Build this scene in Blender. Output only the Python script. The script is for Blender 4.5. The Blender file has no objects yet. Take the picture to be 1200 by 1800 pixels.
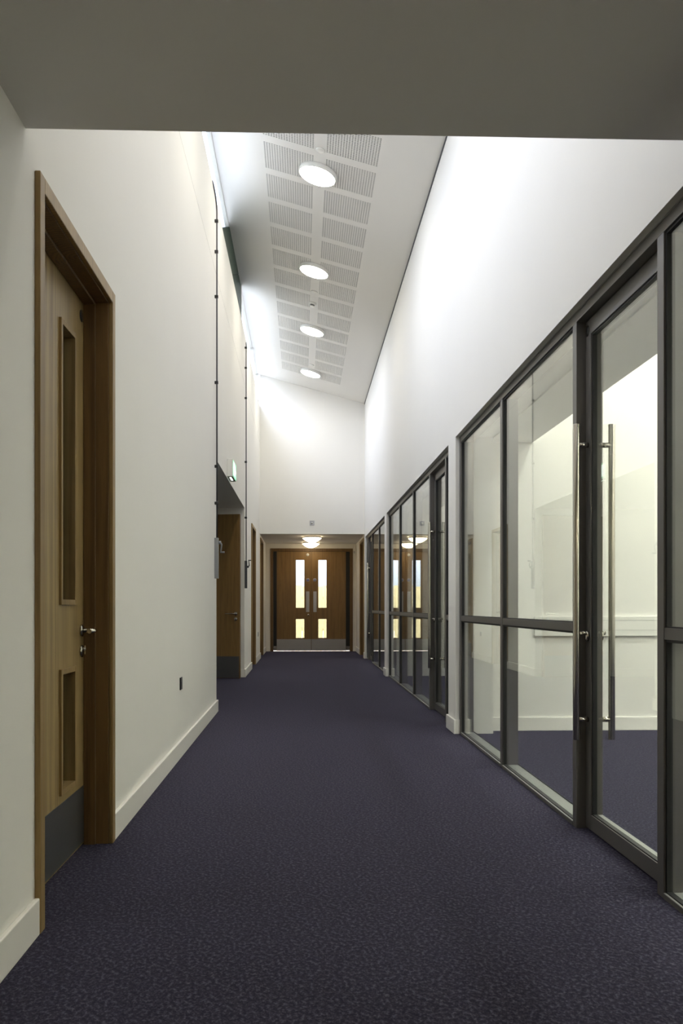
import bpy, bmesh, math
from mathutils import Vector, Matrix

scene = bpy.context.scene
COL = scene.collection
PI = math.pi

# ------------------------------------------------------------------ materials
def new_mat(name):
    m = bpy.data.materials.new(name); m.use_nodes = True
    nt = m.node_tree
    return m, nt, nt.nodes['Principled BSDF']

def plain(name, col, rough=0.5, metal=0.0, bump=0.0, bscale=200.0, spec=0.5, var=0.0):
    m, nt, b = new_mat(name)
    b.inputs['Base Color'].default_value = (*col, 1)
    b.inputs['Roughness'].default_value = rough
    b.inputs['Metallic'].default_value = metal
    b.inputs['Specular IOR Level'].default_value = spec
    tc = nt.nodes.new('ShaderNodeTexCoord')
    if bump > 0:
        n = nt.nodes.new('ShaderNodeTexNoise'); n.inputs['Scale'].default_value = bscale
        n.inputs['Detail'].default_value = 3
        bp = nt.nodes.new('ShaderNodeBump'); bp.inputs['Strength'].default_value = bump
        bp.inputs['Distance'].default_value = 0.002
        nt.links.new(tc.outputs['Object'], n.inputs['Vector'])
        nt.links.new(n.outputs['Fac'], bp.inputs['Height'])
        nt.links.new(bp.outputs['Normal'], b.inputs['Normal'])
    if var > 0:
        n = nt.nodes.new('ShaderNodeTexNoise'); n.inputs['Scale'].default_value = 2.5
        n.inputs['Detail'].default_value = 4
        mx = nt.nodes.new('ShaderNodeMix'); mx.data_type = 'RGBA'
        mx.inputs['A'].default_value = (*[c * (1 - var) for c in col], 1)
        mx.inputs['B'].default_value = (*[min(1, c * (1 + var)) for c in col], 1)
        nt.links.new(tc.outputs['Object'], n.inputs['Vector'])
        nt.links.new(n.outputs['Fac'], mx.inputs['Factor'])
        nt.links.new(mx.outputs['Result'], b.inputs['Base Color'])
    return m

def oak(name, dark, light, rough=0.42, flip=False):
    m, nt, b = new_mat(name)
    tc = nt.nodes.new('ShaderNodeTexCoord')
    mp = nt.nodes.new('ShaderNodeMapping')
    mp.inputs['Scale'].default_value = (9, 9, 0.55)
    n1 = nt.nodes.new('ShaderNodeTexNoise'); n1.inputs['Scale'].default_value = 2.2
    n1.inputs['Detail'].default_value = 5; n1.inputs['Distortion'].default_value = 0.6
    mp2 = nt.nodes.new('ShaderNodeMapping')
    mp2.inputs['Scale'].default_value = (160, 160, 6)
    n2 = nt.nodes.new('ShaderNodeTexNoise'); n2.inputs['Scale'].default_value = 1.5
    n2.inputs['Detail'].default_value = 3
    wv = nt.nodes.new('ShaderNodeTexWave'); wv.wave_type = 'RINGS'; wv.rings_direction = 'Z'
    mp3 = nt.nodes.new('ShaderNodeMapping'); mp3.inputs['Scale'].default_value = (7, 7, 0.35)
    wv.inputs['Scale'].default_value = 2.5; wv.inputs['Distortion'].default_value = 5
    wv.inputs['Detail'].default_value = 2; wv.inputs['Detail Scale'].default_value = 1.2
    a = nt.nodes.new('ShaderNodeMath'); a.operation = 'MULTIPLY_ADD'; a.inputs[1].default_value = 0.55
    a2 = nt.nodes.new('ShaderNodeMath'); a2.operation = 'MULTIPLY_ADD'; a2.inputs[1].default_value = 0.28
    a3 = nt.nodes.new('ShaderNodeMath'); a3.operation = 'MULTIPLY'; a3.inputs[1].default_value = 0.35
    r = nt.nodes.new('ShaderNodeValToRGB')
    r.color_ramp.elements[0].position = 0.32; r.color_ramp.elements[0].color = (*dark, 1)
    r.color_ramp.elements[1].position = 0.75; r.color_ramp.elements[1].color = (*light, 1)
    L = nt.links.new
    for q, w in ((mp, n1), (mp2, n2), (mp3, wv)):
        L(tc.outputs['Object'], q.inputs['Vector']); L(q.outputs['Vector'], w.inputs['Vector'])
    L(n2.outputs['Fac'], a3.inputs[0])
    L(wv.outputs['Fac'], a2.inputs[0]); L(a3.outputs[0], a2.inputs[2])
    L(n1.outputs['Fac'], a.inputs[0]); L(a2.outputs[0], a.inputs[2])
    L(a.outputs[0], r.inputs['Fac']); L(r.outputs['Color'], b.inputs['Base Color'])
    b.inputs['Roughness'].default_value = rough
    bp = nt.nodes.new('ShaderNodeBump'); bp.inputs['Strength'].default_value = 0.15
    bp.inputs['Distance'].default_value = 0.001
    L(n2.outputs['Fac'], bp.inputs['Height']); L(bp.outputs['Normal'], b.inputs['Normal'])
    return m

def carpet():
    m, nt, b = new_mat('navy_carpet')
    L = nt.links.new
    tc = nt.nodes.new('ShaderNodeTexCoord')
    mp = nt.nodes.new('ShaderNodeMapping'); mp.inputs['Rotation'].default_value = (0, 0, 0.6)
    mp.inputs['Scale'].default_value = (1.0, 0.72, 1)
    n = nt.nodes.new('ShaderNodeTexNoise'); n.inputs['Scale'].default_value = 88
    n.inputs['Detail'].default_value = 7; n.inputs['Roughness'].default_value = 0.72
    r = nt.nodes.new('ShaderNodeValToRGB')
    e = r.color_ramp.elements
    e[0].position = 0.40; e[0].color = (0.0026, 0.0024, 0.0042, 1)
    e[1].position = 0.64; e[1].color = (0.086, 0.082, 0.099, 1)
    x = e.new(0.50); x.color = (0.0130, 0.0122, 0.0188, 1)
    n2 = nt.nodes.new('ShaderNodeTexNoise'); n2.inputs['Scale'].default_value = 26
    n2.inputs['Detail'].default_value = 2
    mx = nt.nodes.new('ShaderNodeMix'); mx.data_type = 'RGBA'; mx.blend_type = 'MULTIPLY'
    mx.inputs['Factor'].default_value = 0.5
    r2 = nt.nodes.new('ShaderNodeValToRGB')
    r2.color_ramp.elements[0].position = 0.3; r2.color_ramp.elements[0].color = (0.62, 0.62, 0.85, 1)
    r2.color_ramp.elements[1].position = 0.7; r2.color_ramp.elements[1].color = (1, 0.96, 0.95, 1)
    # tile joints every half metre
    sp = nt.nodes.new('ShaderNodeSeparateXYZ')
    md = nt.nodes.new('ShaderNodeMath'); md.operation = 'PINGPONG'; md.inputs[1].default_value = 0.25
    lt = nt.nodes.new('ShaderNodeMath'); lt.operation = 'LESS_THAN'; lt.inputs[1].default_value = 0.0018
    mj = nt.nodes.new('ShaderNodeMix'); mj.data_type = 'RGBA'
    mj.inputs['B'].default_value = (0.012, 0.010, 0.018, 1)
    js = nt.nodes.new('ShaderNodeMath'); js.operation = 'MULTIPLY'; js.inputs[1].default_value = 0.55
    L(tc.outputs['Object'], mp.inputs['Vector']); L(mp.outputs['Vector'], n.inputs['Vector'])
    L(tc.outputs['Object'], n2.inputs['Vector']); L(tc.outputs['Object'], sp.inputs['Vector'])
    L(n.outputs['Fac'], r.inputs['Fac']); L(n2.outputs['Fac'], r2.inputs['Fac'])
    L(r.outputs['Color'], mx.inputs['A']); L(r2.outputs['Color'], mx.inputs['B'])
    L(sp.outputs['Y'], md.inputs[0]); L(md.outputs[0], lt.inputs[0]); L(lt.outputs[0], js.inputs[0])
    L(js.outputs[0], mj.inputs['Factor']); L(mx.outputs['Result'], mj.inputs['A'])
    L(mj.outputs['Result'], b.inputs['Base Color'])
    b.inputs['Roughness'].default_value = 1.0
    b.inputs['Specular IOR Level'].default_value = 0.1
    b.inputs['Sheen Weight'].default_value = 0.15
    b.inputs['Sheen Tint'].default_value = (0.55, 0.5, 0.9, 1)
    bp = nt.nodes.new('ShaderNodeBump'); bp.inputs['Strength'].default_value = 0.7
    bp.inputs['Distance'].default_value = 0.004
    L(n.outputs['Fac'], bp.inputs['Height']); L(bp.outputs['Normal'], b.inputs['Normal'])
    return m

def glass(name, tint, base=0.04):
    # thin architectural pane: clear transmission plus an angle dependent mirror reflection
    m = bpy.data.materials.new(name); m.use_nodes = True
    nt = m.node_tree; nt.nodes.clear(); L = nt.links.new
    out = nt.nodes.new('ShaderNodeOutputMaterial')
    lw = nt.nodes.new('ShaderNodeLayerWeight'); lw.inputs['Blend'].default_value = 0.5
    pw = nt.nodes.new('ShaderNodeMath'); pw.operation = 'POWER'; pw.inputs[1].default_value = 5
    ma = nt.nodes.new('ShaderNodeMath'); ma.operation = 'MULTIPLY_ADD'
    ma.inputs[1].default_value = 1 - base; ma.inputs[2].default_value = base
    tr = nt.nodes.new('ShaderNodeBsdfTransparent'); tr.inputs['Color'].default_value = (*tint, 1)
    gl = nt.nodes.new('ShaderNodeBsdfGlossy'); gl.inputs['Roughness'].default_value = 0.0
    gl.inputs['Color'].default_value = (0.97, 0.98, 0.97, 1)
    mx = nt.nodes.new('ShaderNodeMixShader')
    L(lw.outputs['Facing'], pw.inputs[0]); L(pw.outputs[0], ma.inputs[0])
    L(ma.outputs[0], mx.inputs['Fac']); L(tr.outputs[0], mx.inputs[1]); L(gl.outputs[0], mx.inputs[2])
    L(mx.outputs[0], out.inputs['Surface'])
    return m

def glow(name, col, strength):
    m, nt, b = new_mat(name)
    b.inputs['Base Color'].default_value = (0.85, 0.85, 0.85, 1)
    b.inputs['Emission Color'].default_value = (*col, 1)
    b.inputs['Emission Strength'].default_value = strength
    b.inputs['Roughness'].default_value = 0.35
    return m

M_WALL = plain('white_wall_paint', (0.80, 0.785, 0.745), 0.75, bump=0.08, bscale=120, spec=0.25, var=0.012)
M_CEIL = plain('white_ceiling_paint', (0.80, 0.785, 0.755), 0.8, bump=0.05, bscale=150, spec=0.2)
M_GLOSSW = plain('white_satin_paint', (0.83, 0.81, 0.765), 0.38, bump=0.03, bscale=60)
M_CARPET = carpet()
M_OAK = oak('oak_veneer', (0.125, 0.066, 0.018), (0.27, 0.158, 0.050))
M_OAKS = oak('shaded_oak_solid', (0.072, 0.036, 0.010), (0.165, 0.092, 0.029), 0.5)  # dark tone carries the shade inside the door linings
M_OAKP = oak('pale_lit_oak_veneer', (0.19, 0.122, 0.045), (0.36, 0.255, 0.105))  # side-door veneer: paler wood, with some of its lighting painted in
M_OAKPS = oak('pale_lit_oak_solid', (0.17, 0.105, 0.036), (0.32, 0.215, 0.085), 0.5)  # architrave wood lightened, light on its front faces put into the colour
M_FRAME = plain('grey_powder_coated_metal', (0.125, 0.117, 0.108), 0.4, 0.2, bump=0.02, bscale=600)
M_SILL = plain('pale_sill_metal', (0.34, 0.345, 0.325), 0.45, 0.3)
M_BLACK = plain('black_rubber', (0.006, 0.006, 0.006), 0.6)
M_BLACKPL = plain('black_plastic', (0.012, 0.012, 0.013), 0.35)
M_STEEL = plain('brushed_steel', (0.55, 0.52, 0.46), 0.2, 1.0, bump=0.03, bscale=400)
M_KICK = plain('satin_steel_plate', (0.50, 0.48, 0.46), 0.30, 1.0, bump=0.03, bscale=500)
M_DKICK = plain('dull_steel_plate', (0.17, 0.17, 0.175), 0.42, 0.9, bump=0.03, bscale=500)
M_GREY = plain('grey_enamel', (0.30, 0.31, 0.32), 0.4, 0.2)
M_DGREY = plain('dark_grey_enamel', (0.075, 0.077, 0.085), 0.45, 0.2)
M_WPL = plain('white_plastic', (0.78, 0.77, 0.73), 0.35)
M_GPL = plain('pale_grey_plastic', (0.42, 0.42, 0.44), 0.4)
M_LGREY = plain('grey_lamp_tray', (0.16, 0.16, 0.165), 0.4)
M_BLUE = plain('blue_enamel', (0.02, 0.035, 0.30), 0.35)
M_GREEN = plain('dark_green_stand_in', (0.010, 0.036, 0.021), 0.5)
M_TIMBER = plain('pale_fence_timber', (0.58, 0.47, 0.22), 0.8, var=0.15)
M_PAVE = plain('pale_paving', (0.34, 0.33, 0.31), 0.9, var=0.08)
M_LEAF = plain('hedge_green', (0.10, 0.20, 0.04), 0.8, var=0.3)
M_ROOF = plain('roof_membrane', (0.12, 0.12, 0.12), 0.9)
M_GLASS = glass('clear_glass', (0.925, 0.95, 0.925))
M_GLASSV = glass('vision_glass', (0.93, 0.95, 0.93))
M_LAMP = glow('lit_opal_diffuser', (1.0, 0.94, 0.80), 44.0)
M_LAMPW = glow('lit_opal_diffuser_warm', (1.0, 0.80, 0.50), 10.0)
M_LAMPN = glow('added_near_diffuser', (1.0, 0.86, 0.62), 30.0)  # for an added lamp out of view, brightening the near wall
M_LAMPR = glow('added_room_diffuser', (1.0, 1.0, 0.93), 165.0)  # for added, unseen lamps that make the side rooms bright
M_EXITG = glow('lit_green_sign', (0.05, 0.85, 0.30), 0.9)
M_EXITW = glow('lit_white_sign', (0.85, 1.0, 0.88), 2.2)

# ------------------------------------------------------------------ mesh builder
class MB:
    def __init__(self, origin=(0, 0, 0)):
        self.bm = bmesh.new(); self.o = Vector(origin)
    def _v(self, p): return self.bm.verts.new(Vector(p) - self.o)
    def box(self, x0, x1, y0, y1, z0, z1, M=None):
        P = [(x0, y0, z0), (x1, y0, z0), (x1, y1, z0), (x0, y1, z0),
             (x0, y0, z1), (x1, y0, z1), (x1, y1, z1), (x0, y1, z1)]
        if M: P = [M @ Vector(p) for p in P]
        v = [self._v(p) for p in P]
        for f in ((3, 2, 1, 0), (4, 5, 6, 7), (0, 1, 5, 4), (1, 2, 6, 5), (2, 3, 7, 6), (3, 0, 4, 7)):
            self.bm.faces.new([v[i] for i in f])
        return self
    def prism(self, pts, axis, a0, a1):
        """polygon pts (2-D) swept along axis from a0 to a1"""
        def mk(p, a):
            return {'x': (a, p[0], p[1]), 'y': (p[0], a, p[1]), 'z': (p[0], p[1], a)}[axis]
        lo = [self._v(mk(p, a0)) for p in pts]; hi = [self._v(mk(p, a1)) for p in pts]
        self.bm.faces.new(lo); self.bm.faces.new(hi[::-1])
        n = len(pts)
        for i in range(n):
            self.bm.faces.new([lo[i], hi[i], hi[(i + 1) % n], lo[(i + 1) % n]])
        return self
    def tube(self, pts, r, seg=14, cap=True):
        pts = [Vector(p) for p in pts]
        rs = r if isinstance(r, (list, tuple)) else [r] * len(pts)
        rings = []; prev = None
        for i, p in enumerate(pts):
            if i == 0: t = pts[1] - p
            elif i == len(pts) - 1: t = p - pts[i - 1]
            else: t = (pts[i + 1] - p).normalized() + (p - pts[i - 1]).normalized()
            t.normalize()
            if prev is None:
                a = Vector((0, 0, 1)) if abs(t.z) < 0.9 else Vector((1, 0, 0))
                u = t.cross(a).normalized()
            else:
                u = (prev - t * prev.dot(t)).normalized()
            prev = u; w = t.cross(u)
            rings.append([self._v(p + (u * math.cos(2 * PI * k / seg) + w * math.sin(2 * PI * k / seg)) * rs[i]) for k in range(seg)])
        for a, b in zip(rings, rings[1:]):
            for k in range(seg):
                f = self.bm.faces.new([a[k], a[(k + 1) % seg], b[(k + 1) % seg], b[k]]); f.smooth = True
        if cap:
            self.bm.faces.new(rings[0][::-1]); self.bm.faces.new(rings[-1])
        return self
    def lathe(self, prof, seg=40, M=None):
        """prof: (radius, height) list turned about local z, then placed by M"""
        M = M or Matrix.Identity(4); rings = []
        for r, h in prof:
            if r < 1e-6: rings.append([self._v(M @ Vector((0, 0, h)))])
            else: rings.append([self._v(M @ Vector((r * math.cos(2 * PI * k / seg), r * math.sin(2 * PI * k / seg), h))) for k in range(seg)])
        for a, b in zip(rings, rings[1:]):
            for k in range(seg):
                k2 = (k + 1) % seg
                if len(a) == 1 and len(b) == 1: continue
                if len(a) == 1: vs = [a[0], b[k2], b[k]]
                elif len(b) == 1: vs = [a[k], a[k2], b[0]]
                else: vs = [a[k], a[k2], b[k2], b[k]]
                f = self.bm.faces.new(vs); f.smooth = True
        return self
    def build(self, name, mat, parent=None, bevel=0.0, seg=2):
        bmesh.ops.recalc_face_normals(self.bm, faces=self.bm.faces)
        me = bpy.data.meshes.new(name); self.bm.to_mesh(me); self.bm.free()
        me.materials.append(mat)
        o = bpy.data.objects.new(name, me); COL.objects.link(o)
        if parent is not None:
            o.parent = parent
            o.location = self.o - world_loc(parent)
        else:
            o.location = self.o
        if bevel > 0:
            b = o.modifiers.new('bevel', 'BEVEL'); b.width = bevel; b.segments = seg
            b.limit_method = 'ANGLE'; b.angle_limit = math.radians(50); b.harden_normals = False
        return o

def world_loc(o):
    p = Vector(o.location)
    while o.parent is not None:
        o = o.parent; p = p + Vector(o.location)
    return p

def empty(name, loc, label=None, cat=None, group=None, kind=None):
    o = bpy.data.objects.new(name, None); COL.objects.link(o); o.location = loc
    o.empty_display_size = 0.1
    return tag(o, label, cat, group, kind)

def tag(o, label=None, cat=None, group=None, kind=None):
    if label: o['label'] = label
    if cat: o['category'] = cat
    if group: o['group'] = group
    if kind: o['kind'] = kind
    return o

def copy_tree(o, parent=None):
    c = o.copy(); COL.objects.link(c)
    c.parent = parent
    for ch in list(o.children):
        copy_tree(ch, c)
    return c

def grid_with_holes(mb, axis, t0, t1, a0, a1, b0, b1, holes):
    """plate normal to axis ('x' or 'y' or 'z'), thickness t0..t1, extents a,b, rectangular holes (a0,a1,b0,b1)"""
    A = sorted({a0, a1} | {min(max(v, a0), a1) for h in holes for v in h[:2]})
    B = sorted({b0, b1} | {min(max(v, b0), b1) for h in holes for v in h[2:]})
    for i in range(len(A) - 1):
        j = 0
        while j < len(B) - 1:
            def inside(jj):
                ca = (A[i] + A[i + 1]) / 2; cb = (B[jj] + B[jj + 1]) / 2
                return any(h[0] < ca < h[1] and h[2] < cb < h[3] for h in holes)
            if inside(j): j += 1; continue
            k = j
            while k + 1 < len(B) - 1 and not inside(k + 1): k += 1
            p, q, r, s = A[i], A[i + 1], B[j], B[k + 1]
            if axis == 'x': mb.box(t0, t1, p, q, r, s)
            elif axis == 'y': mb.box(p, q, t0, t1, r, s)
            else: mb.box(p, q, r, s, t0, t1)
            j = k + 1
    return mb

# ------------------------------------------------------------------ key dimensions (metres)
XL, XR = -0.856, 1.263          # corridor wall faces
YB0 = 2.761                     # edge of the low ceiling
YE = 17.83                      # upper end wall
YEND = 20.62                    # wall with the double doors
ZS = 2.515                      # low soffits
ZSILL = 5.11                    # top of the left wall, sill of the clerestory
XC = -0.882                     # clerestory plane
SL = 0.2704                     # ceiling slope
def zc(x): return 5.155 + (XR - x) * SL
WR = 1.575                      # room side of the right wall
HEAD = 2.447                    # head of the glazing

# ------------------------------------------------------------------ floor
f = MB().box(-4.2, 6.2, -4.2, 20.66, -0.12, 0.0).build('floor', M_CARPET)
tag(f, 'dark navy speckled carpet running the length of the corridor', 'floor', kind='structure')

# ------------------------------------------------------------------ left wall
D1 = (2.905, 3.935); D2 = (14.885, 15.985); D3 = (17.985, 19.085); DH = 2.395
w = MB()
grid_with_holes(w, 'x', -1.156, XL, -4.2, YB0, 0, 2.75, [])
grid_with_holes(w, 'x', -1.156, XL, YB0, YE + 0.2, 0, ZSILL,
                [(D1[0] - 0.03, D1[1] + 0.03, 0, DH + 0.03), (8.84, 13.11, 0, ZS), (D2[0] - 0.03, D2[1] + 0.03, 0, DH + 0.03),
                 (D3[0] - 0.03, YE + 0.2, 0, DH + 0.03)])
grid_with_holes(w, 'x', -1.156, XL, YE + 0.2, YEND, 0, 2.75, [(YE + 0.19, D3[1] + 0.03, 0, DH + 0.03)])
tag(w.build('wall_left', M_WALL), 'tall white wall on the left with doors and a recess', 'wall', kind='structure')

# recess behind the opening in the left wall and the closed rooms to the left
w = MB()
w.box(-3.0, -1.156, 13.11, 13.3, 0, 2.7); w.box(-3.0, -1.156, 8.64, 8.84, 0, 2.7)
w.box(-3.2, -3.0, 8.64, 13.3, 0, 2.7)
tag(w.build('wall_recess', M_WALL), 'white side wall of the recess behind the open wooden door', 'wall', kind='structure')
w = MB(); w.box(-3.2, -1.156, 8.64, 13.3, ZS, 2.7)
tag(w.build('ceiling_recess', M_CEIL), 'shaded soffit over the recess in the left wall', 'ceiling', kind='structure')
w = MB(); w.box(-4.2, -4.0, -4.2, YEND + .04, 0, 2.75); w.box(-4.0, -1.156, -4.2, -4.0, 0, 2.75); w.box(-4.0, -1.156, YEND - .16, YEND + .04, 0, 2.75)
tag(w.build('wall_outer_left', M_WALL), 'outer wall of the rooms left of the corridor', 'wall', kind='structure')
w = MB(); w.box(-4.3, -1.156, -4.2, YEND + .2, 2.75, 2.9); w.box(-1.156, XL, -4.2, YB0, 2.751, 2.9)
tag(w.build('roof_left', M_ROOF), 'low flat roof below the clerestory', 'roof', kind='structure')

# joint line in the plasterboard high on the left wall
t = MB().box(XL - 0.004, XL + 0.0006, YB0 + 0.1, YE, 4.355, 4.3585).build('trim_1', M_SILL)
tag(t, 'hairline plasterboard joint high on the left wall', 'trim', kind='structure')

# ------------------------------------------------------------------ right wall
U1 = (1.40, 7.23); U2 = (7.59, 13.18); U3 = (13.51, 17.70); D4 = (17.985, 19.085)
w = MB()
grid_with_holes(w, 'x', XR, WR, -4.2, YB0, 0, 2.75, [(U1[0], U1[1], 0, HEAD)])
grid_with_holes(w, 'x', XR, WR, YB0, YE + 0.2, 0, 5.40,
                [(U1[0], U1[1], 0, HEAD), (*U2, 0, HEAD), (*U3, 0, HEAD), (D4[0] - .03, YE + .2, 0, DH + .03)])
grid_with_holes(w, 'x', XR, WR, YE + 0.2, YEND, 0, 2.75, [(YE + .19, D4[1] + .03, 0, DH + .03)])
tag(w.build('wall_right', M_WALL), 'tall white wall on the right above the glazed screens', 'wall', kind='structure')

# ------------------------------------------------------------------ ends
w = MB()
w.box(XL, XR, YE, YE + 0.25, ZS, 5.9)
tag(w.build('wall_end_upper', M_WALL), 'white upper end wall above the low soffit and double doors', 'wall', kind='structure')
FX0, FX1, FZ = -0.744, 1.183, 2.405
w = MB()
grid_with_holes(w, 'y', YEND, YEND + 0.2, XL - .3, WR, 0, 2.75, [(FX0 + 0.02, FX1 - 0.02, 0, FZ - 0.02)])
tag(w.build('wall_end', M_WALL), 'white wall around the double doors at the far end', 'wall', kind='structure')
w = MB(); w.box(-1.156, WR, YE + 0.25, YEND + .2, ZS, 2.75); w.box(XL, XR, YE, YE + .25, ZS - 0.0005, ZS)
tag(w.build('ceiling_lobby', M_CEIL), 'low soffit in front of the double doors', 'ceiling', kind='structure')
w = MB(); w.box(XL, XR, -4.2, YB0, 2.530, 2.75)
tag(w.build('ceiling_near', M_CEIL), 'low flat ceiling overhead at the near end', 'ceiling', kind='structure')
w = MB(); w.box(XL, XR, YB0 - 0.2, YB0, 2.75, 5.9); w.box(-1.156, XL, YB0 - .2, YB0, 2.9, 5.9); w.box(XR, WR, YB0 - .2, YB0, 2.75, 5.9)
tag(w.build('wall_bulkhead', M_WALL), 'white wall above the edge of the low near ceiling', 'wall', kind='structure')
w = MB(); w.box(-1.156, WR, -4.2, -4.0, 0, 2.75)
tag(w.build('wall_back', M_WALL), 'white wall at the near end of the corridor behind the viewer', 'wall', kind='structure')

# ------------------------------------------------------------------ sloped perforated ceiling
PW, PL_, PER = 0.50, 0.522, 0.645
PX = (-0.384, 0.229)
P0 = 8.634 - 3 * PER
rows = [P0 + k * PER for k in range(16)]
xs = sorted([XC - 0.02, PX[0], PX[0] + PW, PX[1], PX[1] + PW, XR + 0.02])
ys = sorted([YB0, YE + .01] + [v for r in rows for v in (r, r + PL_)])
mb = MB()
for i in range(len(xs) - 1):
    for j in range(len(ys) - 1):
        cx_, cy_ = (xs[i] + xs[i + 1]) / 2, (ys[j] + ys[j + 1]) / 2
        if any(r < cy_ < r + PL_ for r in rows) and any(p < cx_ < p + PW for p in PX): continue
        mb.prism([(xs[i], zc(xs[i])), (xs[i + 1], zc(xs[i + 1])), (xs[i + 1], zc(xs[i + 1]) + 0.0125), (xs[i], zc(xs[i]) + 0.0125)], 'y', ys[j], ys[j + 1])
ceil = mb.build('ceiling', M_CEIL)
tag(ceil, 'high sloping white ceiling with perforated acoustic panels', 'ceiling', kind='structure')
mb = MB()
mb.prism([(XC - 0.065, zc(XC - 0.065) + 0.06), (WR, zc(WR) + 0.06), (WR, zc(WR) + 0.25), (XC - 0.065, zc(XC - 0.065) + 0.25)], 'y', YB0 - .2, YE + .3)
tag(mb.build('roof_main', M_ROOF), 'roof deck above the sloping ceiling', 'roof', kind='structure')

def perforated_mesh():
    bm = bmesh.new(); n = 20; pitch = PW / n; hole = 0.0135; T = 0.0030
    pitch_y = PL_ / n
    def cuts(p, N): 
        c = [0.0]
        for i in range(N): c += [i * p + (p - hole) / 2, i * p + (p + hole) / 2]
        return c + [N * p]
    X = cuts(pitch, n); Y = cuts(pitch_y, n)
    V = {}
    def v(i, j, k):
        key = (i, j, k)
        if key not in V: V[key] = bm.verts.new((X[i], Y[j], -SL * X[i] + k * T))
        return V[key]
    for i in range(len(X) - 1):
        for j in range(len(Y) - 1):
            h = (i % 2 == 1) and (j % 2 == 1)
            if not h:
                bm.faces.new([v(i, j, 0), v(i, j + 1, 0), v(i + 1, j + 1, 0), v(i + 1, j, 0)])
            else:
                for (a, b) in (((i, j), (i + 1, j)), ((i + 1, j), (i + 1, j + 1)), ((i + 1, j + 1), (i, j + 1)), ((i, j + 1), (i, j))):
                    bm.faces.new([v(*a, 0), v(*b, 0), v(*b, 1), v(*a, 1)])
    me = bpy.data.meshes.new('perforated_panel'); bm.to_mesh(me); bm.free(); me.materials.append(M_CEIL)
    return me
pm = perforated_mesh()
bm = bmesh.new()
q = [bm.verts.new(p) for p in ((0, 0, 0.0045), (PW, 0, -SL * PW + 0.0045), (PW, PL_, -SL * PW + 0.0045), (0, PL_, 0.0045))]
bm.faces.new(q); fm = bpy.data.meshes.new('acoustic_felt'); bm.to_mesh(fm); bm.free(); fm.materials.append(M_BLACK)
for px in PX:
    for r in rows:
        o = bpy.data.objects.new('perforated_panel', pm); COL.objects.link(o); o.parent = ceil
        o.location = (px, r, zc(px))
        fo = bpy.data.objects.new('acoustic_felt', fm); COL.objects.link(fo); fo.parent = o

# dark shadow gap where ceiling meets the right wall
t = MB().box(XR - 0.010, XR + 0.001, YB0, YE, zc(XR) - 0.012, zc(XR) + 0.010).build('trim_2', M_DGREY)
tag(t, 'dark shadow gap where the sloping ceiling meets the right wall', 'trim', kind='structure')

# ------------------------------------------------------------------ clerestory on the left
cw = empty('window_1', (XC, 10.3, ZSILL), 'long high clerestory window strip above the left wall', 'window', kind='structure')
zt = zc(XC) - 0.004
mb = MB((XC, 10.3, ZSILL))
for y in (3.0, 6.4, 9.62, 12.88, 16.02): 
    if y == 9.62: continue
    mb.box(XC - 0.06, XC, y - 0.022, y + 0.022, ZSILL, zt)
mb.box(XC - 0.06, XC - .02, YB0, YE, ZSILL, ZSILL + 0.006); mb.box(XC - 0.065, XC - .02, YB0, YE, zt - 0.006, zt + .07)
mb.box(XC - 0.06, XC, YE - 0.04, YE, ZSILL, zt)
mb.build('window_frame', M_WPL, cw)
for a, b in ((YB0 + .02, 3.0), (3.0, 6.4), (12.88, 16.02), (16.02, YE - .02)):
    MB((XC - .02, (a + b) / 2, 5.4)).box(XC - 0.033, XC - 0.027, a, b, ZSILL + .004, zt - .004).build('pane', M_GLASSV, cw)
t = MB().box(-1.156, XC - .06, YB0, YE, ZSILL - .02, ZSILL + 0.002).build('window_sill', M_WPL, cw)
t.location = -Vector(cw.location)
# two made-up green boards stand in for an unidentified dark area, shading the ceiling
zb_, zh_ = ZSILL + .004, zt - .004
for pts_ in ([(9.50, zb_), (10.84, zb_), (12.45, zh_), (10.90, zh_)], [(10.865, zb_), (12.86, zb_), (12.86, zh_), (12.475, zh_)]):
    MB((XC - .02, 11.0, 5.4)).prism(pts_, 'x', XC - 0.030, XC - 0.012).build('green_panel', M_GREEN, cw)
MB((XC - .02, 11.6, 5.4)).prism([(10.84, zb_), (10.865, zb_), (12.475, zh_), (12.45, zh_)], 'x', XC - 0.030, XC - 0.018).build('black_joint', M_BLACK, cw)
MB((XC - .02, 8.6, 5.4)).prism([(6.4, zb_), (9.50, zb_), (10.90, zh_), (6.4, zh_)], 'x', XC - 0.030, XC - 0.024).build('pane', M_GLASSV, cw)

# ------------------------------------------------------------------ skirtings
def skirt(mb, side, y0, y1):
    h, t = 0.118, 0.018
    x = XL if side == 'l' else XR
    s = 1 if side == 'l' else -1
    mb.box(min(x, x + s * t), max(x, x + s * t), y0, y1, 0, h)
mb = MB()
for a, b in ((-4.0, 2.850), (3.99, 8.858), (13.092, 14.83), (16.04, 17.93), (19.14, YEND)):
    skirt(mb, 'l', a, b)
mb.box(XL - 0.30, XL, 8.84, 8.858, 0, 0.118); mb.box(-2.9, XL, 13.092, 13.11, 0, 0.118)
mb.box(XL, FX0 - 0.0, YEND - 0.018, YEND, 0, 0.118)
tag(mb.build('baseboard_left', M_GLOSSW, bevel=0.004), 'white skirting board along the foot of the left wall', 'skirting board', kind='structure')
mb = MB()
for a, b in ((-4.0, 1.42), (7.212, 7.608), (13.162, 13.528), (17.682, 17.93), (19.14, YEND)):
    skirt(mb, 'r', a, b)
for y0, y1 in ((7.212, 7.23), (13.162, 13.18)):
    mb.box(XR, 1.2965, y0, y1, 0, 0.118)
for y0, y1 in ((7.59, 7.608), (13.51, 13.528)):
    mb.box(XR, 1.2965, y0, y1, 0, 0.118)
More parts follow.
